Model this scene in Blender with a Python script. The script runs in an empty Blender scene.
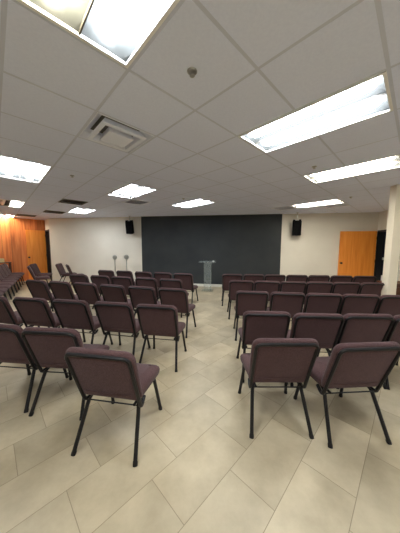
import bpy, bmesh, math, random
from mathutils import Vector, Matrix
random.seed(7)
scn = bpy.context.scene
COL = scn.collection
R = math.radians
CEIL = 2.772

# ------------------------------------------------------------------ materials
def mat(name, color, rough=0.6, metal=0.0, spec=0.5, emit=None, strength=0.0):
    m = bpy.data.materials.new(name)
    m.use_nodes = True
    b = m.node_tree.nodes['Principled BSDF']
    b.inputs['Base Color'].default_value = (*color, 1)
    b.inputs['Roughness'].default_value = rough
    b.inputs['Metallic'].default_value = metal
    b.inputs['Specular IOR Level'].default_value = spec
    if emit:
        b.inputs['Emission Color'].default_value = (*emit, 1)
        b.inputs['Emission Strength'].default_value = strength
    return m

def srgb(r, g, b):
    f = lambda c: (c / 255 / 12.92) if c / 255 <= 0.04045 else ((c / 255 + 0.055) / 1.055) ** 2.4
    return (f(r), f(g), f(b))

def noisy(name, c1, c2, scale=(1, 1, 1), nscale=5.0, rough=0.6, spec=0.4, detail=4.0, bump=0.0, lo=0.35, hi=0.65):
    m = mat(name, c1, rough, 0, spec)
    nt = m.node_tree; n = nt.nodes; l = nt.links
    b = n['Principled BSDF']
    tc = n.new('ShaderNodeTexCoord'); mp = n.new('ShaderNodeMapping'); nz = n.new('ShaderNodeTexNoise')
    mp.inputs['Scale'].default_value = scale
    nz.inputs['Scale'].default_value = nscale; nz.inputs['Detail'].default_value = detail
    cr = n.new('ShaderNodeValToRGB')
    cr.color_ramp.elements[0].position = lo; cr.color_ramp.elements[0].color = (*c1, 1)
    cr.color_ramp.elements[1].position = hi; cr.color_ramp.elements[1].color = (*c2, 1)
    l.new(tc.outputs['Object'], mp.inputs['Vector']); l.new(mp.outputs['Vector'], nz.inputs['Vector'])
    l.new(nz.outputs['Fac'], cr.inputs['Fac']); l.new(cr.outputs['Color'], b.inputs['Base Color'])
    if bump:
        bp = n.new('ShaderNodeBump'); bp.inputs['Strength'].default_value = bump; bp.inputs['Distance'].default_value = 0.002
        l.new(nz.outputs['Fac'], bp.inputs['Height']); l.new(bp.outputs['Normal'], b.inputs['Normal'])
    return m

def wood(name, c1, c2, c3, plank=0.0, rough=0.45):
    """vertical-grained veneer; plank > 0 gives tonal strips of that width along the wall"""
    m = mat(name, c1, rough, 0, 0.4)
    nt = m.node_tree; n = nt.nodes; l = nt.links; b = n['Principled BSDF']
    tc = n.new('ShaderNodeTexCoord'); mp = n.new('ShaderNodeMapping'); nz = n.new('ShaderNodeTexNoise')
    mp.inputs['Scale'].default_value = (9, 9, 0.55)
    nz.inputs['Scale'].default_value = 1.6; nz.inputs['Detail'].default_value = 5; nz.inputs['Distortion'].default_value = 0.6
    cr = n.new('ShaderNodeValToRGB'); e = cr.color_ramp.elements
    e[0].position = 0.3; e[0].color = (*c1, 1); e[1].position = 0.72; e[1].color = (*c3, 1)
    mid = e.new(0.5); mid.color = (*c2, 1)
    l.new(tc.outputs['Object'], mp.inputs['Vector']); l.new(mp.outputs['Vector'], nz.inputs['Vector'])
    l.new(nz.outputs['Fac'], cr.inputs['Fac'])
    if plank:
        sp = n.new('ShaderNodeSeparateXYZ'); ad = n.new('ShaderNodeMath'); ad.operation = 'MULTIPLY_ADD'
        l.new(tc.outputs['Object'], sp.inputs[0]); l.new(sp.outputs['X'], ad.inputs[0]); ad.inputs[1].default_value = 1.58 / plank
        ad.inputs[2].default_value = 0
        fl = n.new('ShaderNodeMath'); fl.operation = 'FLOOR'; l.new(ad.outputs[0], fl.inputs[0])
        wn = n.new('ShaderNodeTexWhiteNoise'); wn.noise_dimensions = '1D'; l.new(fl.outputs[0], wn.inputs['W'])
        mr = n.new('ShaderNodeMapRange'); mr.inputs['To Min'].default_value = 0.72; mr.inputs['To Max'].default_value = 1.15
        l.new(wn.outputs['Value'], mr.inputs['Value'])
        mx = n.new('ShaderNodeMix'); mx.data_type = 'RGBA'; mx.blend_type = 'MULTIPLY'; mx.inputs['Factor'].default_value = 1
        l.new(cr.outputs['Color'], mx.inputs['A']); l.new(mr.outputs['Result'], mx.inputs['B'])
        l.new(mx.outputs['Result'], b.inputs['Base Color'])
    else:
        l.new(cr.outputs['Color'], b.inputs['Base Color'])
    return m

def tile_floor():
    m = mat('floor_tile', srgb(200, 190, 168), 0.42, 0, 0.45)
    nt = m.node_tree; n = nt.nodes; l = nt.links; b = n['Principled BSDF']
    def M(op, a, bb=None, c=None):
        q = n.new('ShaderNodeMath'); q.operation = op
        for k, v in enumerate((a, bb, c)):
            if v is None: continue
            if isinstance(v, (int, float)): q.inputs[k].default_value = v
            else: l.new(v, q.inputs[k])
        return q.outputs[0]
    tc = n.new('ShaderNodeTexCoord'); sp = n.new('ShaderNodeSeparateXYZ'); l.new(tc.outputs['Object'], sp.inputs[0])
    s = math.sqrt(0.5)
    X, Y = sp.outputs['X'], sp.outputs['Y']
    u = M('ADD', M('MULTIPLY', X, s), M('MULTIPLY', Y, s))
    v = M('SUBTRACT', M('MULTIPLY', X, s), M('MULTIPLY', Y, s))
    W, L = 0.338, 0.650
    vn = M('MULTIPLY_ADD', v, 1 / W, 0.414)           # strips
    row = M('FLOOR', vn)
    un = M('ADD', M('MULTIPLY_ADD', u, 1 / L, -0.069), M('MULTIPLY', row, 0.33333))   # running bond by thirds
    idx = M('FLOOR', un)
    fv = M('FRACT', vn); fu = M('FRACT', un)
    dv = M('MULTIPLY', M('MINIMUM', fv, M('SUBTRACT', 1, fv)), W)
    du = M('MULTIPLY', M('MINIMUM', fu, M('SUBTRACT', 1, fu)), L)
    d = M('MINIMUM', dv, du)
    grout = M('LESS_THAN', d, 0.0019)
    cb = n.new('ShaderNodeCombineXYZ'); l.new(row, cb.inputs[0]); l.new(idx, cb.inputs[1])
    wn = n.new('ShaderNodeTexWhiteNoise'); wn.noise_dimensions = '3D'; l.new(cb.outputs[0], wn.inputs['Vector'])
    nz = n.new('ShaderNodeTexNoise'); nz.inputs['Scale'].default_value = 2.6; nz.inputs['Detail'].default_value = 7; nz.inputs['Roughness'].default_value = 0.62
    off = n.new('ShaderNodeVectorMath'); off.operation = 'MULTIPLY_ADD'
    l.new(wn.outputs['Color'], off.inputs[0]); off.inputs[1].default_value = (9, 9, 9); l.new(tc.outputs['Object'], off.inputs[2])
    l.new(off.outputs[0], nz.inputs['Vector'])
    cr = n.new('ShaderNodeValToRGB'); e = cr.color_ramp.elements
    e[0].position = 0.3; e[0].color = (*srgb(168, 154, 128), 1); e[1].position = 0.72; e[1].color = (*srgb(204, 190, 162), 1)
    l.new(nz.outputs['Fac'], cr.inputs['Fac'])
    mr = n.new('ShaderNodeMapRange'); mr.inputs['To Min'].default_value = 0.9; mr.inputs['To Max'].default_value = 1.06
    l.new(wn.outputs['Value'], mr.inputs['Value'])
    mx = n.new('ShaderNodeMix'); mx.data_type = 'RGBA'; mx.blend_type = 'MULTIPLY'; mx.inputs['Factor'].default_value = 1
    l.new(cr.outputs['Color'], mx.inputs['A']); l.new(mr.outputs['Result'], mx.inputs['B'])
    m2 = n.new('ShaderNodeMix'); m2.data_type = 'RGBA'; l.new(grout, m2.inputs['Factor'])
    l.new(mx.outputs['Result'], m2.inputs['A']); m2.inputs['B'].default_value = (*srgb(136, 122, 100), 1)
    l.new(m2.outputs['Result'], b.inputs['Base Color'])
    rr = n.new('ShaderNodeMapRange'); rr.inputs['To Min'].default_value = 0.34; rr.inputs['To Max'].default_value = 0.52
    l.new(nz.outputs['Fac'], rr.inputs['Value']); l.new(rr.outputs['Result'], b.inputs['Roughness'])
    return m

def fabric():
    m = noisy('plum_fabric', srgb(66, 48, 49), srgb(94, 71, 72), (1, 1, 1), 240, 0.95, 0.06, 2.0, 0.25, 0.4, 0.6)
    b = m.node_tree.nodes['Principled BSDF']
    b.inputs['Sheen Weight'].default_value = 0.1
    b.inputs['Sheen Roughness'].default_value = 0.5
    return m

def acrylic():
    m = bpy.data.materials.new('clear_acrylic'); m.use_nodes = True
    nt = m.node_tree; n = nt.nodes; l = nt.links
    b = n['Principled BSDF']; b.inputs['Base Color'].default_value = (0.75, 0.8, 0.78, 1); b.inputs['Roughness'].default_value = 0.12
    t = n.new('ShaderNodeBsdfTransparent'); t.inputs['Color'].default_value = (0.93, 0.95, 0.94, 1)
    x = n.new('ShaderNodeMixShader'); x.inputs[0].default_value = 0.12
    l.new(t.outputs[0], x.inputs[1]); l.new(b.outputs[0], x.inputs[2])
    l.new(x.outputs[0], n['Material Output'].inputs['Surface'])
    return m

WHITE = noisy('white_paint', srgb(222, 216, 204), srgb(228, 223, 211), nscale=1.2, rough=0.75, spec=0.25)
COLW = mat('column_paint', srgb(228, 220, 202), 0.6)
BASEB = mat('baseboard_white', srgb(222, 220, 212), 0.5)
DARK = noisy('charcoal_paint', srgb(51, 55, 58), srgb(58, 61, 63), nscale=1.5, rough=0.7, spec=0.25)
PANEL = noisy('ceiling_panel', srgb(226, 232, 252), srgb(230, 236, 255), nscale=60, rough=0.9, spec=0.1)
TEE = mat('ceiling_tee', srgb(205, 210, 226), 0.7)
FLOOR = tile_floor()
FAB = fabric()
FRAME = mat('black_enamel', (0.008, 0.007, 0.008), 0.45, 0, 0.3)
WOODW = wood('red_veneer', srgb(178, 94, 48), srgb(212, 122, 64), srgb(232, 148, 82), plank=0.32)
DOORW = wood('maple_veneer', srgb(230, 134, 50), srgb(243, 150, 58), srgb(250, 164, 70))
BROWNW = wood('dark_walnut', srgb(72, 40, 26), srgb(92, 52, 34), srgb(104, 62, 42))
DOORF = mat('dark_frame_and_corridor_shade', srgb(40, 28, 24), 0.5)
DOORB = mat('door_frame_black', srgb(26, 27, 30), 0.5)
CORR = mat('unlit_corridor', srgb(38, 42, 54), 0.85)  # dark blue-grey stands in for the corridor's lack of light
METAL = mat('brushed_steel', (0.45, 0.45, 0.44), 0.35, 0.9)
KNOB = mat('dark_bronze', (0.03, 0.022, 0.02), 0.4, 0.6)
FIXW = mat('fixture_white', (0.86, 0.86, 0.84), 0.35, 0, 0.5)
VENTW = mat('vent_white', srgb(236, 240, 252), 0.5)
VENTD = mat('vent_dark', (0.06, 0.058, 0.055), 0.8)
VENTG = mat('vent_grey', srgb(96, 92, 86), 0.6)
GRILLE = noisy('speaker_grille', (0.004, 0.004, 0.005), (0.010, 0.010, 0.011), nscale=300, rough=0.9, spec=0.05)
BLACKP = mat('black_plastic', (0.005, 0.005, 0.006), 0.8, 0, 0.08)
SILVER = mat('silver_disc', srgb(168, 168, 160), 0.35, 0.5)
CREAM = mat('cream_card', srgb(214, 200, 150), 0.7)
PAPER = mat('white_plastic', srgb(220, 218, 214), 0.6)
ACR = acrylic()
LAMPC = mat('cream_lamp_glow', (0.9, 0.9, 0.85), 0.5, 0, 0.2, (1.0, 0.94, 0.79), 19.0)
LAMPL = mat('left_lamp_glow', (0.9, 0.9, 0.85), 0.5, 0, 0.2, (1.0, 0.95, 0.84), 21.0)
REFL = mat('aluminium_reflector', (0.11, 0.115, 0.115), 0.5, 0, 0.3)
LAMP = mat('lamp_glow', (0.9, 0.9, 0.88), 0.5, 0, 0.2, (0.93, 1.0, 1.06), 15.0)
LAMPW = mat('warm_lamp_glow', (0.9, 0.88, 0.8), 0.5, 0, 0.2, (1.0, 0.92, 0.68), 16.0)

# ------------------------------------------------------------------ mesh helpers
def box(bm, lo, hi, T=None):
    x0, y0, z0 = lo; x1, y1, z1 = hi
    P = [(x0, y0, z0), (x1, y0, z0), (x1, y1, z0), (x0, y1, z0), (x0, y0, z1), (x1, y0, z1), (x1, y1, z1), (x0, y1, z1)]
    v = [bm.verts.new(T @ Vector(p) if T else p) for p in P]
    for f in ((3, 2, 1, 0), (4, 5, 6, 7), (0, 1, 5, 4), (1, 2, 6, 5), (2, 3, 7, 6), (3, 0, 4, 7)):
        bm.faces.new([v[k] for k in f])

def bevel(bm, w=0.004, seg=2):
    es = [e for e in bm.edges if e.is_manifold and e.calc_face_angle(0) > 0.6]
    bmesh.ops.bevel(bm, geom=es, offset=w, segments=seg, affect='EDGES', profile=0.6)

def smooth_path(pts, sub=4):
    P = [Vector(p) for p in pts]
    if sub < 2 or len(P) < 3: return P
    out = []
    for i in range(len(P) - 1):
        p0 = P[i - 1] if i else P[0] * 2 - P[1]
        p3 = P[i + 2] if i + 2 < len(P) else P[-1] * 2 - P[-2]
        p1, p2 = P[i], P[i + 1]
        for k in range(sub):
            t = k / sub
            out.append(0.5 * ((2 * p1) + (p2 - p0) * t + (2 * p0 - 5 * p1 + 4 * p2 - p3) * t * t + (3 * p1 - p0 - 3 * p2 + p3) * t ** 3))
    out.append(P[-1])
    return out

def tube(bm, pts, r, n=8, caps=True):
    P = [Vector(p) for p in pts]
    rr = r if isinstance(r, (list, tuple)) else [r] * len(P)
    t0 = (P[1] - P[0]).normalized()
    nrm = t0.orthogonal().normalized()
    rings = []
    for i, p in enumerate(P):
        t = (P[min(i + 1, len(P) - 1)] - P[max(i - 1, 0)]).normalized()
        nrm = (nrm - t * nrm.dot(t)).normalized()
        bn = t.cross(nrm)
        rings.append([bm.verts.new(p + (nrm * math.cos(2 * math.pi * k / n) + bn * math.sin(2 * math.pi * k / n)) * rr[i]) for k in range(n)])
    for A, B in zip(rings, rings[1:]):
        for k in range(n):
            bm.faces.new((A[k], A[(k + 1) % n], B[(k + 1) % n], B[k]))
    if caps:
        bm.faces.new(rings[0][::-1]); bm.faces.new(rings[-1])

def lathe(bm, prof, n=20, T=None):
    rings = []
    for r, z in prof:
        if r < 1e-6:
            p = Vector((0, 0, z)); rings.append([bm.verts.new(T @ p if T else p)])
        else:
            ring = []
            for k in range(n):
                p = Vector((r * math.cos(2 * math.pi * k / n), r * math.sin(2 * math.pi * k / n), z))
                ring.append(bm.verts.new(T @ p if T else p))
            rings.append(ring)
    for A, B in zip(rings, rings[1:]):
        for k in range(n):
            a0, a1 = A[k % len(A)], A[(k + 1) % len(A)]; b0, b1 = B[k % len(B)], B[(k + 1) % len(B)]
            vs = []
            for v in (a0, a1, b1, b0):
                if v not in vs: vs.append(v)
            if len(vs) > 2:
                try: bm.faces.new(vs)
                except ValueError: pass
    for ring, rev in ((rings[0], True), (rings[-1], False)):
        if len(ring) > 2:
            bm.faces.new(ring[::-1] if rev else ring)

def quad_outline(corners, radii, seg=6):
    """rounded outline (list of 2D points, ccw) of a convex polygon with one radius per corner"""
    out = []; n = len(corners)
    for i in range(n):
        p = Vector(corners[i]); a = (Vector(corners[i - 1]) - p).normalized(); b = (Vector(corners[(i + 1) % n]) - p).normalized()
        half = a.angle(b) / 2; r = radii[i]
        d = r / math.tan(half); c = p + (a + b).normalized() * (r / math.sin(half))
        s = p + a * d - c; e = p + b * d - c
        a0 = math.atan2(s.y, s.x); a1 = math.atan2(e.y, e.x)
        while a1 < a0: a1 += 2 * math.pi
        for k in range(seg + 1):
            t = a0 + (a1 - a0) * k / seg
            out.append(c + Vector((math.cos(t), math.sin(t))) * r)
    return out

def inset(out, d):
    n = len(out); res = []
    for i in range(n):
        t = (out[(i + 1) % n] - out[i - 1]); nn = Vector((-t.y, t.x)).normalized()
        res.append(out[i] + nn * d)
    return res

def pad(bm, out, layers, fn):
    """skin of stacked insets of an outline; fn(x, y, t) maps to 3D; both ends capped"""
    rings = []
    for t, d in layers:
        rings.append([bm.verts.new(fn(p.x, p.y, t)) for p in inset(out, d)])
    n = len(out)
    for A, B in zip(rings, rings[1:]):
        for k in range(n):
            bm.faces.new((A[k], A[(k + 1) % n], B[(k + 1) % n], B[k]))
    bm.faces.new(rings[0][::-1]); bm.faces.new(rings[-1])

def link(name, bm, m, parent=None, smooth=False, T=None):
    if T is not None: bm.transform(T)
    bmesh.ops.recalc_face_normals(bm, faces=bm.faces)
    me = bpy.data.meshes.new(name); bm.to_mesh(me); bm.free()
    mats = m if isinstance(m, (list, tuple)) else [m]
    for q in mats: me.materials.append(q)
    if smooth:
        for p in me.polygons: p.use_smooth = True
        try: me.set_sharp_from_angle(angle=R(40))
        except Exception: pass
    o = bpy.data.objects.new(name, me); COL.objects.link(o)
    if parent: o.parent = parent
    return o

def thing(name, label, cat, loc=(0, 0, 0), rz=0.0, group=None):
    o = bpy.data.objects.new(name, None); COL.objects.link(o)
    o.empty_display_size = 0.1
    o.location = loc; o.rotation_euler = (0, 0, rz)
    o['label'] = label; o['category'] = cat
    if group: o['group'] = group
    return o

def tag(o, label, cat, group=None):
    o['label'] = label; o['category'] = cat
    if group: o['group'] = group
    return o

def struct(name, bm, m, T=None, label=None):
    o = link(name, bm, m, None, False, T); o['kind'] = 'structure'
    if label: o['label'] = label
    return o

def dup(root, loc, rz, label, group):
    r = root.copy(); COL.objects.link(r)
    r.location = loc; r.rotation_euler = (0, 0, rz); r['label'] = label; r['group'] = group
    for ch in root.children:
        c = ch.copy(); COL.objects.link(c); c.parent = r
        for g in ch.children:
            d = g.copy(); COL.objects.link(d); d.parent = c
    return r

BM = bmesh.new

def seg_matrix(p, q):
    """frame with x along p->q on the floor, y to its left, origin p"""
    d = Vector((q[0] - p[0], q[1] - p[1], 0)); L = d.length; d.normalize()
    M = Matrix(((d.x, -d.y, 0, p[0]), (d.y, d.x, 0, p[1]), (0, 0, 1, 0), (0, 0, 0, 1)))
    return M, L

# ------------------------------------------------------------------ the room
P0 = (-9.96, 6.85); P1 = (-7.30, 10.10); P2 = (-6.63, 9.424); Q = (6.11, 7.391); Q2 = (5.77, 5.96); Q3 = (5.95, -3.0); P9 = (-9.96, -3.0)
wm, wl = seg_matrix(P2, Q)                       # back wall frame: x along it, y away from the room
bk = lambda x, t, z=0.0: wm @ Vector((x, -t, z))  # t = distance in front of the back wall

b = BM(); box(b, (-12.5, -3.4, -0.12), (9.0, 12.5, 0.0)); struct('floor', b, FLOOR)
b = BM(); box(b, (0, 0, 0), (wl, 0.12, CEIL)); struct('wall_back', b, WHITE, wm)
sx0, sx1 = 4.297, 9.745                          # charcoal stage panel
b = BM(); box(b, (sx0, -0.03, 0), (sx1, 0, CEIL)); struct('wall_stage', b, DARK, wm)
b = BM(); box(b, (sx0, -0.045, 0), (sx1, -0.03, 0.10)); struct('baseboard_stage', b, BASEB, wm)
b = BM(); box(b, (0, -0.012, 0), (sx0, 0, 0.10)); box(b, (sx1, -0.012, 0), (wl, 0, 0.10)); struct('baseboard_back', b, BASEB, wm)

# left return with its dark doorway (leaf opened against the veneer wall)
rm, rl = seg_matrix(P1, P2)
o0, o1, dh = 0.05, rl - 0.05, 2.30
b = BM(); box(b, (0, 0, 0), (o0, 0.12, CEIL)); box(b, (o1, 0, 0), (rl, 0.12, CEIL)); box(b, (o0, 0, dh), (o1, 0.12, CEIL))
struct('wall_left_return', b, WHITE, rm)
b = BM(); box(b, (o0, -0.015, 0), (o0 + .05, 0.13, dh)); box(b, (o1 - .05, -0.015, 0), (o1, 0.13, dh)); box(b, (o0, -0.015, dh - .05), (o1, 0.13, dh))
struct('trim_1', b, DOORF, rm)
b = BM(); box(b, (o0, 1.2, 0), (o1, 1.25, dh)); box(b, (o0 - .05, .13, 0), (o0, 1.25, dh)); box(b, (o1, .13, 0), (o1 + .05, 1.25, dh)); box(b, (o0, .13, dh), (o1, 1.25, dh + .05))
struct('wall_left_corridor', b, DOORF, rm)  # corridor gloom put into the colour, sharing the frame's dark brown
vm, vl = seg_matrix(P0, P1)
b = BM(); box(b, (0, 0, 0), (vl, 0.12, CEIL)); struct('wall_left', b, WOODW, vm)
b = BM()
for k in range(1, 12): box(b, (vl - 0.95 - k * 0.3, -0.004, 0.1), (vl - 0.95 - k * 0.3 + 0.006, 0.0, CEIL - 0.02))
struct('trim_2', b, BROWNW, vm)
# left door leaf, hinged at the return, standing open against the veneer
d1 = BM(); box(d1, (vl - 0.76, -0.085, 0.012), (vl - 0.04, -0.04, dh - 0.02)); bevel(d1, .003, 1)
D1 = struct('door_1', d1, DOORW, vm)
def knob(parent, T):
    k = BM()
    lathe(k, [(.034, 0), (.034, .008), (.012, .012), (.012, .035), (.028, .045), (.032, .06), (.024, .075), (0, .078)], 16, T)
    return link('door_knob', k, KNOB, parent, True)
knob(D1, vm @ Matrix.Translation((vl - 0.70, -0.085, 1.06)) @ Matrix.Rotation(R(90), 4, 'X'))
hg = BM()
for z in (.25, 1.1, 2.0): box(hg, (vl - .045, -.088, z), (vl - .03, -.045, z + .1), vm)
link('hinge', hg, KNOB, D1)

# right return with the second dark doorway, leaf opened against the back wall
qm, ql = seg_matrix(Q, Q2)                       # y to its left = out of the room
q0, q1, qh = 0.06, 1.25, 2.15
b = BM(); box(b, (0, 0, 0), (q0, 0.12, CEIL)); box(b, (q1, 0, 0), (ql, 0.12, CEIL)); box(b, (q0, 0, qh), (q1, 0.12, CEIL)); struct('wall_right_return', b, WHITE, qm)
b = BM(); box(b, (q0, -.02, 0), (q0 + .06, .14, qh)); box(b, (q1 - .06, -.02, 0), (q1, .14, qh)); box(b, (q0, -.02, qh - .06), (q1, .14, qh)); struct('trim_3', b, DOORB, qm)
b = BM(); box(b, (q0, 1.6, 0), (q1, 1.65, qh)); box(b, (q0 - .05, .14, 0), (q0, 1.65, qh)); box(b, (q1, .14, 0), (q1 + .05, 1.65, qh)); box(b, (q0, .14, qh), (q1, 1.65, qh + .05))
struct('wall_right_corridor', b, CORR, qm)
d2 = BM(); box(d2, (wl - 1.19, -0.09, 0.012), (wl - 0.05, -0.045, qh - 0.02)); bevel(d2, .003, 1)
D2 = struct('door_2', d2, DOORW, wm)
knob(D2, wm @ Matrix.Translation((wl - 1.12, -0.09, 1.02)) @ Matrix.Rotation(R(90), 4, 'X'))
hg = BM()
for z in (.25, 1.05, 1.85): box(hg, (wl - .055, -.093, z), (wl - .04, -.05, z + .1), wm)
link('hinge', hg, KNOB, D2)

m3, l3 = seg_matrix(Q2, Q3); b = BM(); box(b, (0, 0, 0), (l3, .12, CEIL)); struct('wall_right', b, WHITE, m3)
m4, l4 = seg_matrix(Q3, P9); b = BM(); box(b, (0, 0, 0), (l4, .12, CEIL)); struct('wall_rear', b, WHITE, m4)
m5, l5 = seg_matrix(P9, P0); b = BM(); box(b, (0, 0, 0), (l5, .12, CEIL)); struct('wall_left_front', b, WHITE, m5)
# free-standing square column
b = BM(); box(b, (-.08, -.08, 0), (.08, .08, CEIL)); struct('trim_4', b, COLW, Matrix.Translation((3.80, 4.20, 0)) @ Matrix.Rotation(R(-4), 4, 'Z'), 'cream square column at the right edge')

# ------------------------------------------------------------------ ceiling grid, turned 44 degrees to the room
GO = Vector((-0.0486, 1.9656)); GA = Vector((0.69863, -0.71548)); GB = Vector((0.71548, 0.69863)); S = 0.61
def G(i, j, z=CEIL):
    p = GO + GA * (S * i) + GB * (S * j); return Vector((p.x, p.y, z))
GM = Matrix(((GA.x, GB.x, 0, 0), (GA.y, GB.y, 0, 0), (0, 0, 1, 0), (0, 0, 0, 1)))
def gm(i, j): return Matrix.Translation(G(i, j)) @ GM
POLY = [P0, P1, P2, Q, Q2, Q3, P9]
def inside(p, grow=0.0):
    c = False; n = len(POLY)
    for k in range(n):
        a, d = POLY[k], POLY[(k + 1) % n]
        if (a[1] > p.y) != (d[1] > p.y) and p.x < (d[0] - a[0]) * (p.y - a[1]) / (d[1] - a[1]) + a[0]: c = not c
    return c
def near_inside(p, g):
    return any(inside(p + Vector((g * math.cos(t * math.pi / 4), g * math.sin(t * math.pi / 4), 0))) for t in range(8)) or inside(p)

FIX = [  # (i0, j0, label)
    (0, -2, 'long troffer light overhead at the top left corner, its left lamp yellowish'),
    (0, 1, 'large bright troffer light at upper right, nearest on its side'),
    (0, 4, 'long troffer light running past the right edge above the square column'),
    (-2, 8, 'slim troffer light in front of the right loudspeaker, above the back right chairs'),
    (-6, 4, 'troffer light directly in front of the charcoal stage wall'),
    (-6, 1, 'middle left troffer light above the left block of chairs, between square diffuser and stage'),
    (-6, -2, 'large troffer light cut by the left edge, halfway down the ceiling'),
    (-12, 1, 'distant troffer light close to the white wall left of the loudspeaker'),
    (-12, -2, 'small distant troffer light at left, one lamp out, between big left light and wood wall'),
    (-18, -2, 'farthest troffer light, tight against the top of the wood veneer wall'),
    (6, -2, 'troffer light behind the camera over the aisle'),
    (0, -5, 'troffer light behind the camera at left'),
    (6, 1, 'troffer light behind the camera at right'),
]
VENT = [(-9, 0, 'dark ceiling return grille between the two distant left lights, over the left chairs', 0),
        (-7, 2, 'pale ceiling grille between the middle left light and the left loudspeaker', 1),
        (-13, 0, 'thin dark ceiling grille above the left end of the white wall', 0),
        (-16, -1, 'dark ceiling grille beside the farthest light at the wood wall', 0),
        (-3, 8, 'dark ceiling grille at the left end of the slim light by right loudspeaker', 1),
        (-1, 9, 'dark ceiling grille at the right end of the slim light by right loudspeaker', 1)]
DIFF = (-2, -1)
taken = {DIFF}
for i, j, _ in FIX: taken |= {(i, j), (i + 1, j)}
for i, j, *_ in VENT: taken.add((i, j))

b = BM(); box(b, (-12.5, -3.4, CEIL + 0.16), (9.0, 12.5, CEIL + 0.24)); struct('ceiling_slab', b, TEE)
c = BM()
g = 0.0115
for i in range(-24, 14):
    for j in range(-16, 16):
        p = G(i + .5, j + .5)
        if not near_inside(p, 0.62): continue
        if (i, j) in taken: continue
        T = gm(i, j)
        # tile face a few mm below its tee, with a bevelled reveal round it
        lo = [c.verts.new(T @ Vector(q)) for q in ((g, g, 0), (S - g, g, 0), (S - g, S - g, 0), (g, S - g, 0))]
        hi = [c.verts.new(T @ Vector(q)) for q in ((g - .004, g - .004, .009), (S - g + .004, g - .004, .009), (S - g + .004, S - g + .004, .009), (g - .004, S - g + .004, .009))]
        c.faces.new(lo[::-1])
        for k in range(4): c.faces.new((lo[k], lo[(k + 1) % 4], hi[(k + 1) % 4], hi[k]))
ceil = struct('ceiling', c, PANEL)
t = BM()
for i in range(-24, 14):
    for j in range(-16, 16):
        if not near_inside(G(i + .5, j + .5), 0.62): continue
        T = gm(i, j)
        box(t, (-.012, -.012, .001), (S - .012, .012, .03), T)
        if not any(i == fi + 1 and j == fj for fi, fj, _ in FIX): box(t, (-.012, .012, .001), (.012, S - .012, .03), T)
tg = struct('ceiling_grid', t, TEE)
pl = BM()
# plenum liner over the tiles so no gap shows; openings stay for the fixtures
for i in range(-24, 14):
    for j in range(-16, 16):
        if (i, j) in taken or not near_inside(G(i + .5, j + .5), 0.62): continue
        T = gm(i, j); v = [pl.verts.new(T @ Vector(q)) for q in ((0, 0, .03), (S, 0, .03), (S, S, .03), (0, S, .03))]; pl.faces.new(v)
struct('ceiling_back', pl, TEE)

# troffers: local x along the long side (2 cells), y across (1 cell), z up; origin at the cell corner, ceiling level
def make_troffer(label):
    L, W, e = 2 * S, S, 0.012
    o = thing('ceiling_light', label, 'ceiling light', group='recessed troffer lights')
    f = BM()
    for lo, hi in (((e, e, -.006), (L - e, e + .02, .012)), ((e, W - e - .02, -.006), (L - e, W - e, .012)), ((e, e + .02, -.006), (e + .02, W - e - .02, .012)), ((L - e - .02, e + .02, -.006), (L - e, W - e - .02, .012))):
        box(f, lo, hi)
    link('frame', f, FIXW, o)
    h = BM()
    x0, x1, y0, y1, ym = e + .02, L - e - .02, e + .02, W - e - .02, W / 2
    sl = .075
    # curved reflector troughs, one on each side of the middle ridge
    prof = []
    for a0, a1 in ((y0, ym), (ym, y1)):
        for k in range(11):
            s = k / 10; yy = a0 + (a1 - a0) * s
            top = .012 if (a0 == y0 and k == 0) or (a1 == y1 and k == 10) else .02
            prof.append((yy, top + .085 * (1 - abs(2 * s - 1) ** 2.6)))
    rows = [[h.verts.new((x, yy, zz if 1 else 0)) for yy, zz in prof] for x in (x0 + sl, x1 - sl)]
    n = len(prof)
    for k in range(n - 1):
        if abs(prof[k][0] - prof[k + 1][0]) < 1e-6: continue
        h.faces.new((rows[0][k], rows[0][k + 1], rows[1][k + 1], rows[1][k]))
    # sloping end plates
    for x, xr, row in ((x0, 1, rows[0]), (x1, -1, rows[1])):
        base = [h.verts.new((x, yy, .012)) for yy, zz in prof]
        for k in range(n - 1):
            if abs(prof[k][0] - prof[k + 1][0]) < 1e-6: continue
            h.faces.new((base[k], base[k + 1], row[k + 1], row[k]))
    link('reflector', h, REFL, o, True)
    hs = BM()
    box(hs, (e, e, .118), (L - e, W - e, .13))
    for lo, hi in (((e, e, .012), (L - e, e + .004, .118)), ((e, W - e - .004, .012), (L - e, W - e, .118)), ((e, e, .012), (e + .004, W - e, .118)), ((L - e - .004, e, .012), (L - e, W - e, .118))): box(hs, lo, hi)
    link('housing', hs, FIXW, o)
    r = BM(); box(r, (x0, ym - .004, -.002), (x1, ym + .004, .022)); link('divider', r, VENTG, o)
    for cy in ((y0 + ym) / 2, (ym + y1) / 2):
        q = BM(); xs = [x0 + .04, x0 + .05, x0 + .07, x0 + .11, x1 - .11, x1 - .07, x1 - .05, x1 - .04]
        rd = [.016, .036, .050, .057, .057, .050, .036, .016]
        tube(q, [(x, cy, .058) for x in xs], rd, 12)
        link('lamp', q, LAMP, o, True)
    return o
T0 = make_troffer(FIX[0][2])
rzg = math.atan2(GA.y, GA.x)
for k, (i, j, lab) in enumerate(FIX):
    o = T0 if k == 0 else dup(T0, (0, 0, 0), 0, lab, 'recessed troffer lights')
    o.location = G(i, j); o.rotation_euler = (0, 0, rzg)
    # some fixtures carry creamier lamps than the rest
    if (i, j) in ((0, 4), (-2, 8), (-12, -2), (-18, -2)):
        for c_ in o.children:
            if c_.name.startswith('lamp'):
                c_.material_slots[0].link = 'OBJECT'; c_.material_slots[0].material = LAMPL if i == -12 else LAMPC
    # the distant left light has its outer lamp out
    if (i, j) == (-12, -2):
        off = [c_ for c_ in o.children if c_.name.startswith('lamp')][0]
        off.material_slots[0].material = FIXW; off['label'] = 'lamp that is switched off'
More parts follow.
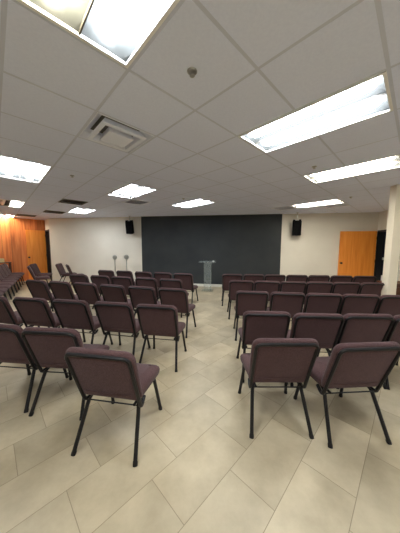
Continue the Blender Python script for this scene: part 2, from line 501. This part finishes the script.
# the nearest light has one old yellow lamp: the lane on its left
old = [c_ for c_ in T0.children if c_.name.startswith('lamp')][0]
old.data = old.data.copy(); old.data.materials[0] = LAMPW

# return grilles
def make_grille(i, j, label, kind):
    o = thing('ceiling_vent', label, 'vent', G(i, j), rzg, 'ceiling grilles')
    e = .014
    f = BM()
    for lo, hi in (((e, e, -.008), (S - e, e + .045, .01)), ((e, S - e - .045, -.008), (S - e, S - e, .01)), ((e, e + .045, -.008), (e + .045, S - e - .045, .01)), ((S - e - .045, e + .045, -.008), (S - e, S - e - .045, .01))): box(f, lo, hi)
    link('frame', f, VENTG if kind == 0 else VENTW, o)
    s = BM()
    for k in range(13):
        y = e + .05 + k * (S - 2 * e - .1) / 12
        T = Matrix.Translation((0, y, .006)) @ Matrix.Rotation(R(40), 4, 'X')
        box(s, (e + .045, -.016, -.0015), (S - e - .045, .016, .0015), T)
    link('slats', s, VENTG if kind == 0 else VENTW, o)
    d = BM(); box(d, (e, e, .03), (S - e, S - e, .04)); link('duct', d, VENTD, o)
    return o
for i, j, lab, kd in VENT: make_grille(i, j, lab, kd)

# square plaque diffuser near the top left light
o = thing('ceiling_diffuser', 'square white stepped air diffuser just below the top left light', 'vent', G(*DIFF), rzg)
def ring(bm, a, za, b_, zb):
    cx = S / 2
    A = [bm.verts.new((cx + sx * a, cx + sy * a, za)) for sx, sy in ((-1, -1), (1, -1), (1, 1), (-1, 1))]
    B = [bm.verts.new((cx + sx * b_, cx + sy * b_, zb)) for sx, sy in ((-1, -1), (1, -1), (1, 1), (-1, 1))]
    for k in range(4): bm.faces.new((A[k], A[(k + 1) % 4], B[(k + 1) % 4], B[k]))
f = BM(); ring(f, .293, 0, .285, -.004); ring(f, .285, -.004, .245, .055); ring(f, .245, .055, .2, .075); link('outer_cone', f, VENTW, o)
f = BM(); ring(f, .232, -.022, .222, -.03); ring(f, .222, -.03, .185, -.028); ring(f, .185, -.028, .165, .035); ring(f, .232, -.022, .19, .04); link('middle_cone', f, VENTW, o)
f = BM(); box(f, (S / 2 - .13, S / 2 - .13, -.04), (S / 2 + .13, S / 2 + .13, -.03)); ring(f, .13, -.03, .10, .04); bevel(f, .003, 1); link('centre_plate', f, VENTW, o)
f = BM(); box(f, (S / 2 - .25, S / 2 - .25, .08), (S / 2 + .25, S / 2 + .25, .09)); link('duct', f, VENTG, o)

# sprinkler heads
SPR = [(0.48, -0.49, 'largest metal sprinkler head, on the tile between the two nearest lights'),
       (-4.45, -0.49, 'small sprinkler head left of centre, above the left chairs'),
       (-4.45, 3.5, 'tiny sprinkler head beside the light in front of the charcoal wall'),
       (0.47, 3.5, 'small sprinkler head just above the long light at right edge'),
       (0.4, 7.9, 'tiny sprinkler head at right above the orange door')]
def make_sprinkler(label):
    o = thing('sprinkler_head', label, 'sprinkler', group='ceiling sprinkler heads')
    e = BM(); lathe(e, [(.034, 0), (.033, -.006), (.022, -.012), (.012, -.013), (.012, -.004)], 20); link('escutcheon', e, METAL, o, True)
    s = BM(); lathe(s, [(.011, -.004), (.011, -.016), (.006, -.018), (.006, -.02)], 12)
    for sx in (-1, 1): tube(s, [(sx * .009, 0, -.012), (sx * .015, 0, -.02), (sx * .006, 0, -.028)], .003, 6)
    link('body', s, METAL, o, True)
    d = BM(); lathe(d, [(.004, -.026), (.018, -.028), (.018, -.03), (.004, -.031)], 16); link('deflector', d, METAL, o, True)
    return o
s0 = make_sprinkler(SPR[0][2]); s0.location = G(SPR[0][0], SPR[0][1])
for i, j, lab in SPR[1:]: dup(s0, G(i, j), 0, lab, 'ceiling sprinkler heads')

# ------------------------------------------------------------------ the chair (faces +y, origin on the floor)
def chair_mesh():
    o = thing('stacking_chair', '', 'chair')
    # seat cushion
    s = BM()
    so = quad_outline([(-.232, -.125), (.232, -.125), (.263, .300), (-.263, .300)], [.05, .05, .075, .075], 5)
    def sf(x, y, t):
        z = t
        if y > .17: z -= ((y - .17) / .115) ** 2 * .026 * max(0, min(1, (t - .39) / .06))
        return Vector((x, y, z))
    pad(s, so, [(.385, .02), (.389, .006), (.405, .0), (.442, -.004), (.462, .004), (.472, .02), (.478, .05), (.481, .10)], sf)
    link('seat', s, FAB, o, True)
    # backrest: x across, w up the slope, t forward from its rear face
    tilt = R(20); up = Vector((0, -math.sin(tilt), math.cos(tilt))); fw = Vector((0, math.cos(tilt), math.sin(tilt)))
    base = Vector((0, -.150, .402))
    H = .487
    def bf(x, w, t): 
        cv = .018 * (1 - (x / .26) ** 2)             # the cushion wraps round the sitter
        return base + Vector((x, 0, 0)) + up * w + fw * (t - cv)
    bo = quad_outline([(-.254, 0), (.254, 0), (.267, H), (-.267, H)], [.045, .045, .075, .075], 6)
    k = BM()
    pad(k, bo, [(0, .034), (.001, .022), (.004, .010), (.012, .002), (.022, -.003), (.036, -.003), (.048, .004), (.056, .018), (.06, .04)], lambda x, y, t: bf(x, y, t))
    tube(k, [bf(-.19 + .038 * q, .078, -.001) for q in range(11)], .0036, 6)
    link('backrest', k, FAB, o, True)
    # black tube framing the rear of the cushion and hooking forward under the seat
    f = BM()
    io = inset(bo, .022)
    n = 7
    # bottom-left corner .. over the top .. bottom-right, from the ordered outline (bl, br, tr, tl)
    brc = io[n:2 * n]; trc = io[2 * n:3 * n]; tlc = io[3 * n:4 * n]; blc = io[0:n]
    path = [bf(p.x, p.y, -.004) for p in ([Vector((.239, .012))] + trc + tlc + [Vector((-.239, .012))])]
    def hook(s_): return [Vector((s_ * .240, -.150, .385)), Vector((s_ * .240, -.141, .362)), Vector((s_ * .238, -.122, .347)), Vector((s_ * .234, -.095, .345)), Vector((s_ * .226, -.04, .366))]
    path = hook(1)[::-1] + path + hook(-1)
    tube(f, path, .0145, 8)
    link('back_frame', f, FRAME, o, True)
    # rails under the seat
    r = BM()
    for s_ in (-1, 1): tube(r, smooth_path([(s_ * .200, -.17, .384), (s_ * .205, 0, .382), (s_ * .222, .22, .382)], 3), .011, 8)
    tube(r, [(-.222, .215, .382), (.222, .215, .382)], .010, 8)
    link('seat_frame', r, FRAME, o, True)
    for s_ in (-1, 1):
        g_ = BM(); tube(g_, smooth_path([(s_ * .205, -.065, .380), (s_ * .213, -.115, .355), (s_ * .222, -.148, .29), (s_ * .249, -.268, .03)], 4) + [Vector((s_ * .2495, -.270, .022)), Vector((s_ * .2525, -.280, .0))], [.0155] * 13 + [.0185, .0185], 8)
        link('leg', g_, FRAME, o, True)
        g_ = BM(); tube(g_, smooth_path([(s_ * .212, .14, .384), (s_ * .219, .19, .362), (s_ * .226, .205, .30), (s_ * .25, .262, .03)], 4) + [Vector((s_ * .2505, .263, .022)), Vector((s_ * .2525, .268, .0))], [.0155] * 13 + [.0185, .0185], 8)
        link('leg', g_, FRAME, o, True)
    st = BM(); tube(st, [(-.236, -.130, .350), (.236, -.130, .350)], .0055, 6); link('stretcher', st, FRAME, o, True)
    return o

ORD = ['first', 'second', 'third', 'fourth', 'fifth', 'sixth', 'seventh', 'eighth', 'ninth']
CH0 = chair_mesh(); used = [False]
def put(x, y, rz, label, group):
    """x, y = where the top of the back stands over the floor"""
    f = Vector((-math.sin(rz), math.cos(rz)))
    loc = (x + f.x * .297, y + f.y * .297, 0)
    if not used[0]:
        used[0] = True
        CH0.location = loc; CH0.rotation_euler = (0, 0, rz); CH0['label'] = label; CH0['group'] = group
    else:
        dup(CH0, loc, rz, label, group)

def fitrow(pts, n_fit=None):
    """keep measured spots but pull them gently towards their common line"""
    n = len(pts); mx = sum(p[0] for p in pts) / n; my = sum(p[1] for p in pts) / n
    sl = sum((p[0] - mx) * (p[1] - my) for p in pts) / sum((p[0] - mx) ** 2 for p in pts)
    return [(p[0], 0.5 * p[1] + 0.5 * (my + sl * (p[0] - mx))) for p in pts], math.atan(sl)

RIGHT = [  # rows of the right block, listed from the charcoal wall towards the camera
    [(.85, 5.49), (1.41, 5.47), (1.955, 5.43), (2.505, 5.40), (3.05, 5.36), (3.595, 5.30), (4.14, 5.24)],
    [(.89, 4.47), (1.43, 4.43), (1.965, 4.38), (2.50, 4.35), (3.035, 4.30), (3.57, 4.26)],
    [(.86, 3.42), (1.41, 3.32), (1.95, 3.24), (2.485, 3.19), (3.02, 3.15)],
    [(.76, 2.33), (1.31, 2.23), (1.85, 2.25), (2.37, 2.20)]]
LEFT = [
    [(-2.83, 6.27), (-2.23, 6.16), (-1.62, 5.94), (-1.04, 5.81), (-.46, 5.59)],
    [(-3.08, 5.28), (-2.48, 5.17), (-1.88, 4.97), (-1.26, 4.83), (-.66, 4.65)],
    [(-3.49, 4.42), (-2.89, 4.27), (-2.28, 4.12), (-1.67, 3.92), (-1.07, 3.76), (-.48, 3.60)],
    [(-3.05, 3.00), (-2.40, 2.91), (-1.77, 2.80), (-1.14, 2.69), (-.55, 2.57)]]
for k, row in enumerate(RIGHT):
    pts, ang = fitrow(row)
    for q, (x, y) in enumerate(pts):
        put(x, y, ang + R(random.uniform(-1.5, 1.5)), f'plum chair right of the aisle, {ORD[k]} row from the charcoal wall, {ORD[q]} from the aisle', f'right block, {ORD[k]} row')
put(.69, 1.61, R(0), 'plum chair nearest the camera right of the aisle, first of two in the front', 'right block, nearest row')
put(1.30, 1.545, R(4), 'plum chair at lower right, turned slightly, second from the aisle in the nearest row', 'right block, nearest row')
for k, row in enumerate(LEFT):
    pts, ang = fitrow(row); n = len(pts)
    for q, (x, y) in enumerate(pts):
        put(x, y, ang + R(random.uniform(-1.5, 1.5)), f'plum chair left of the aisle, {ORD[k]} row from the charcoal wall, {ORD[n - 1 - q]} from the aisle', f'left block, {ORD[k]} row')
put(-1.34, 1.81, R(-5), 'plum chair at left, right one of the pair behind the pulled out chair', 'left block, nearest row')
put(-1.92, 1.90, R(-6), 'plum chair cut by the left edge, outer one of the nearest left pair', 'left block, nearest row')
put(-.72, 1.42, R(-9), 'plum chair pulled out alone into the aisle at lower left, closest to camera', 'left block, nearest row')
# row in front of the veneer wall, facing the middle of the room
th = R(-55.2); fd = Vector((-math.sin(th), math.cos(th))); rd = Vector((.565, -.825))
for k in range(9):
    p = Vector((-7.30, 8.70)) + rd * (.56 * k) - fd * .29
    q = p - fd * .297
    put(q.x, q.y, th, f'plum chair in the row facing inward at the left edge, {ORD[k]} from the wood wall', 'chairs angled along the left side')
put(-6.06, 7.44, R(-52), 'plum chair side on before the orange door at left, nearer of two', 'side on chairs by the left door')
put(-6.62, 8.34, R(-72), 'plum chair side on before the orange door at left, farther of two', 'side on chairs by the left door')
put(-5.72, 8.52, R(-76), 'chair side on against the left white wall, left one of that pair', 'side on chairs by the white wall')
put(-5.06, 8.02, R(-52), 'chair seen obliquely by the left white wall, right one of that pair', 'side on chairs by the white wall')

# ------------------------------------------------------------------ loudspeakers hung from the ceiling
def make_speaker(x, y, zc, face, w, h, label):
    o = thing('hanging_loudspeaker', label, 'loudspeaker', (x, y, CEIL), face, 'hanging loudspeakers')
    T = Matrix.Translation((0, 0, zc - CEIL)) @ Matrix.Rotation(R(10), 4, 'X')
    out = quad_outline([(-w / 2, -.10), (w / 2, -.10), (w * .32, .14), (-w * .32, .14)], [.03, .03, .02, .02], 4)
    c_ = BM(); pad(c_, out, [(-h / 2, .02), (-h / 2 + .015, 0), (h / 2 - .02, 0), (h / 2, .02)], lambda a, d, t: T @ Vector((a, d, t)))
    # raised shoulders either side of the bracket
    for sx in (-1, 1): box(c_, (sx * w * .42 if sx < 0 else w * .2, -.08, h / 2 - .01), (-w * .2 if sx < 0 else w * .42, .05, h / 2 + .03), T)
    cab = link('cabinet', c_, BLACKP, o, True)
    g_ = BM(); go = quad_outline([(-w / 2 + .02, -h / 2 + .03), (w / 2 - .02, -h / 2 + .03), (w / 2 - .02, h / 2 - .03), (-w / 2 + .02, h / 2 - .03)], [.03] * 4, 4)
    pad(g_, go, [(.10, 0), (.106, .002), (.108, .008)], lambda a, d, t: T @ Vector((a, -t, d)))
    link('grille', g_, GRILLE, cab, True)
    br = BM(); box(br, (-w * .18, -.03, h / 2), (w * .18, .03, h / 2 + .018), T); box(br, (-w * .13, -.02, -h / 2 - .025), (w * .13, .04, -h / 2 + .002), T); link('bracket', br, METAL, o)
    p_ = BM(); tube(p_, [(0, .0, 0), (0, .0, zc - CEIL + h / 2 + .01)], .014, 10); lathe(p_, [(.05, -.004), (.05, 0)], 16); link('pole', p_, METAL, o, True)
    return o
sa = math.atan2(wm[1][0], wm[0][0])
make_speaker(-2.80, 8.56, 2.325, sa + R(3), .31, .50, 'black loudspeaker hanging from the ceiling, left of the charcoal wall')
make_speaker(3.40, 7.56, 2.245, sa - R(12), .31, .52, 'black loudspeaker hanging from the ceiling, right of the charcoal wall')

# ------------------------------------------------------------------ clear lectern on the platform line
o = thing('lectern', 'clear acrylic lectern standing in front of the charcoal wall at the aisle end', 'lectern', (.275, 7.48, 0), sa)
f = BM(); box(f, (-.2, -.16, 0), (.2, .16, .02)); bevel(f, .004, 1); link('base', f, ACR, o)
for sx in (-1, 1):
    f = BM(); box(f, (sx * .115 - .012, -.09, .02), (sx * .115 + .012, .09, 1.06)); link('side_panel', f, ACR, o)
f = BM(); box(f, (-.103, .06, .02), (.103, .07, 1.0)); link('front_panel', f, ACR, o)
f = BM(); box(f, (-.103, -.09, .50), (.103, .06, .515)); link('shelf', f, ACR, o)
f = BM(); box(f, (-.29, -.2, -.007), (.29, .2, .007)); box(f, (-.29, -.2, .007), (.29, -.19, .03)); link('top', f, ACR, o, False, Matrix.Translation((0, 0, 1.045)) @ Matrix.Rotation(R(5), 4, 'X'))
f = BM(); box(f, (-.03, -.02, 0), (.03, .02, .02)); bevel(f, .005, 2)  # white block stands in for the highlight on a mic clip
q = link('clip_glint', f, PAPER, None); q.location = (.47, 7.45, 1.055); q.rotation_euler = (0, 0, sa); tag(q, 'tiny white block standing in for a glint on the lectern top at right', 'box')

# ------------------------------------------------------------------ two disc headed stands by the white wall
def make_stand(x, y, h, rz, label):
    o = thing('disc_stand', label, 'stand', (x, y, 0), rz, 'disc headed stands')
    f = BM(); lathe(f, [(.14, 0), (.14, .012), (.04, .03), (.012, .04)], 24); link('base', f, SILVER, o, True)
    f = BM(); tube(f, [(0, 0, .03), (0, 0, h - .08)], .017, 10); link('pole', f, METAL, o, True)
    T = Matrix.Translation((0, 0, h)) @ Matrix.Rotation(R(90), 4, 'X')
    f = BM()
    lathe(f, [(.070, -.02), (.092, -.015), (.095, 0), (.092, .015), (.070, .02), (.070, -.02)], 24, T)
    for k in range(4):
        a = k * math.pi / 4; tube(f, [T @ Vector((-.085 * math.cos(a), -.085 * math.sin(a), .018)), T @ Vector((.085 * math.cos(a), .085 * math.sin(a), .018))], .004, 6)
    hd = link('head_ring', f, SILVER, o, True)
    f = BM(); lathe(f, [(0, -.012), (.068, -.012), (.068, .010), (.03, .014), (.025, .03), (0, .034)], 24, T); link('disc', f, SILVER, hd, True)
    return o
make_stand(-3.45, 8.56, 1.125, sa, 'silver disc headed stand by the white wall, left of the two')
make_stand(-2.95, 8.48, 1.145, sa + R(25), 'silver disc headed stand by the white wall, right of the two')

# ------------------------------------------------------------------ left corner table with a cream box
tm = vm @ Matrix.Translation((vl - 1.72, -.24, 0))
o = thing('shelf_table', 'dark wooden open shelf table against the wood wall behind the left chairs', 'table', tm.translation, math.atan2(vm[1][0], vm[0][0]))
f = BM(); box(f, (-.36, -.17, .87), (.36, .17, .90)); bevel(f, .004, 1); link('tabletop', f, BROWNW, o)
f = BM(); box(f, (-.34, -.16, .55), (.34, .16, .57)); link('shelf', f, BROWNW, o)
for sx in (-1, 1):
    for sy in (-1, 1):
        f = BM(); box(f, (sx * .33 - .02, sy * .14 - .02, 0), (sx * .33 + .02, sy * .14 + .02, .87)); link('leg', f, BROWNW, o)
def on_table(x, y, z): return tm @ Vector((x, y, z))
f = BM(); box(f, (-.20, -.11, 0), (.20, .11, .15)); bevel(f, .006, 2); q = link('storage_box', f, CREAM); q.location = on_table(-.05, 0, .90); q.rotation_euler = o.rotation_euler
tag(q, 'cream box on top of the shelf table by the wood wall', 'box')
f = BM(); lathe(f, [(.05, 0), (.06, .01), (.06, .17), (.045, .2), (.045, .22), (0, .22)], 18); q = link('white_canister', f, PAPER, None, True); q.location = on_table(.20, -.04, .57)
tag(q, 'white canister on the lower shelf of the table by the wood wall', 'canister')

# brown cabinet showing past the column, white things inside the right doorway
o = thing('side_cabinet', 'dark brown wooden cabinet just right of the square column at the right edge', 'cabinet', (4.42, 4.72, 0), R(-2))
f = BM(); box(f, (-.22, -.22, 0), (.22, .22, .77)); bevel(f, .004, 1); link('body', f, BROWNW, o)
f = BM(); box(f, (-.24, -.24, .77), (.24, .24, .80)); bevel(f, .004, 1); link('top', f, BROWNW, o)
f = BM(); box(f, (-.20, -.236, .06), (.20, -.22, .73)); dd = link('door', f, BROWNW, o)
f = BM(); lathe(f, [(.012, 0), (.008, .01), (.014, .022), (0, .026)], 12, Matrix.Translation((-.16, -.236, .45)) @ Matrix.Rotation(R(90), 4, 'X')); link('knob', f, KNOB, dd, True)
f = BM(); box(f, (-.08, -.07, 0), (.08, .07, .62)); bevel(f, .012, 2); q = link('white_bin', f, PAPER); q.location = qm @ Vector((.205, .235, 0)); q.rotation_euler = (0, 0, R(-12))
tag(q, 'white bin standing inside the dark right doorway', 'bin')
f = BM(); box(f, (.0, -.0, 0), (.04, .10, .08)); bevel(f, .006, 2); q = link('wall_switch_box', f, PAPER); q.location = qm @ Vector((q0, .18, 1.15)); q.rotation_euler = (0, 0, math.atan2(qm[1][0], qm[0][0]))
tag(q, 'small white box on the wall inside the dark right doorway', 'switch box')

# ------------------------------------------------------------------ world, camera, view
w = bpy.data.worlds.new('World'); scn.world = w; w.use_nodes = True
w.node_tree.nodes['Background'].inputs['Color'].default_value = (0.02, 0.02, 0.02, 1)
cam = bpy.data.cameras.new('Camera'); co = bpy.data.objects.new('Camera', cam); COL.objects.link(co)
cam.sensor_fit = 'HORIZONTAL'; cam.sensor_width = 36; cam.lens = 36 * 211.75 / 400; cam.clip_start = 0.02
pitch, roll = 0.0968, 0.004
fwd = Vector((0, math.cos(pitch), -math.sin(pitch))); r0 = Vector((1, 0, 0)); u0 = r0.cross(fwd)
rt = r0 * math.cos(roll) + u0 * math.sin(roll); upv = u0 * math.cos(roll) - r0 * math.sin(roll)
co.matrix_world = Matrix(((rt.x, upv.x, -fwd.x, 0), (rt.y, upv.y, -fwd.y, 0), (rt.z, upv.z, -fwd.z, 1.6), (0, 0, 0, 1)))
scn.camera = co
vs = scn.view_settings
vs.view_transform = 'Standard'; vs.look = 'None'; vs.gamma = 1; vs.exposure = 1.28; vs.use_curve_mapping = False
scn.cycles.use_denoising = True
scn.cycles.max_bounces = 10; scn.cycles.diffuse_bounces = 6; scn.cycles.transparent_max_bounces = 12
scn.cycles.sample_clamp_indirect = 8
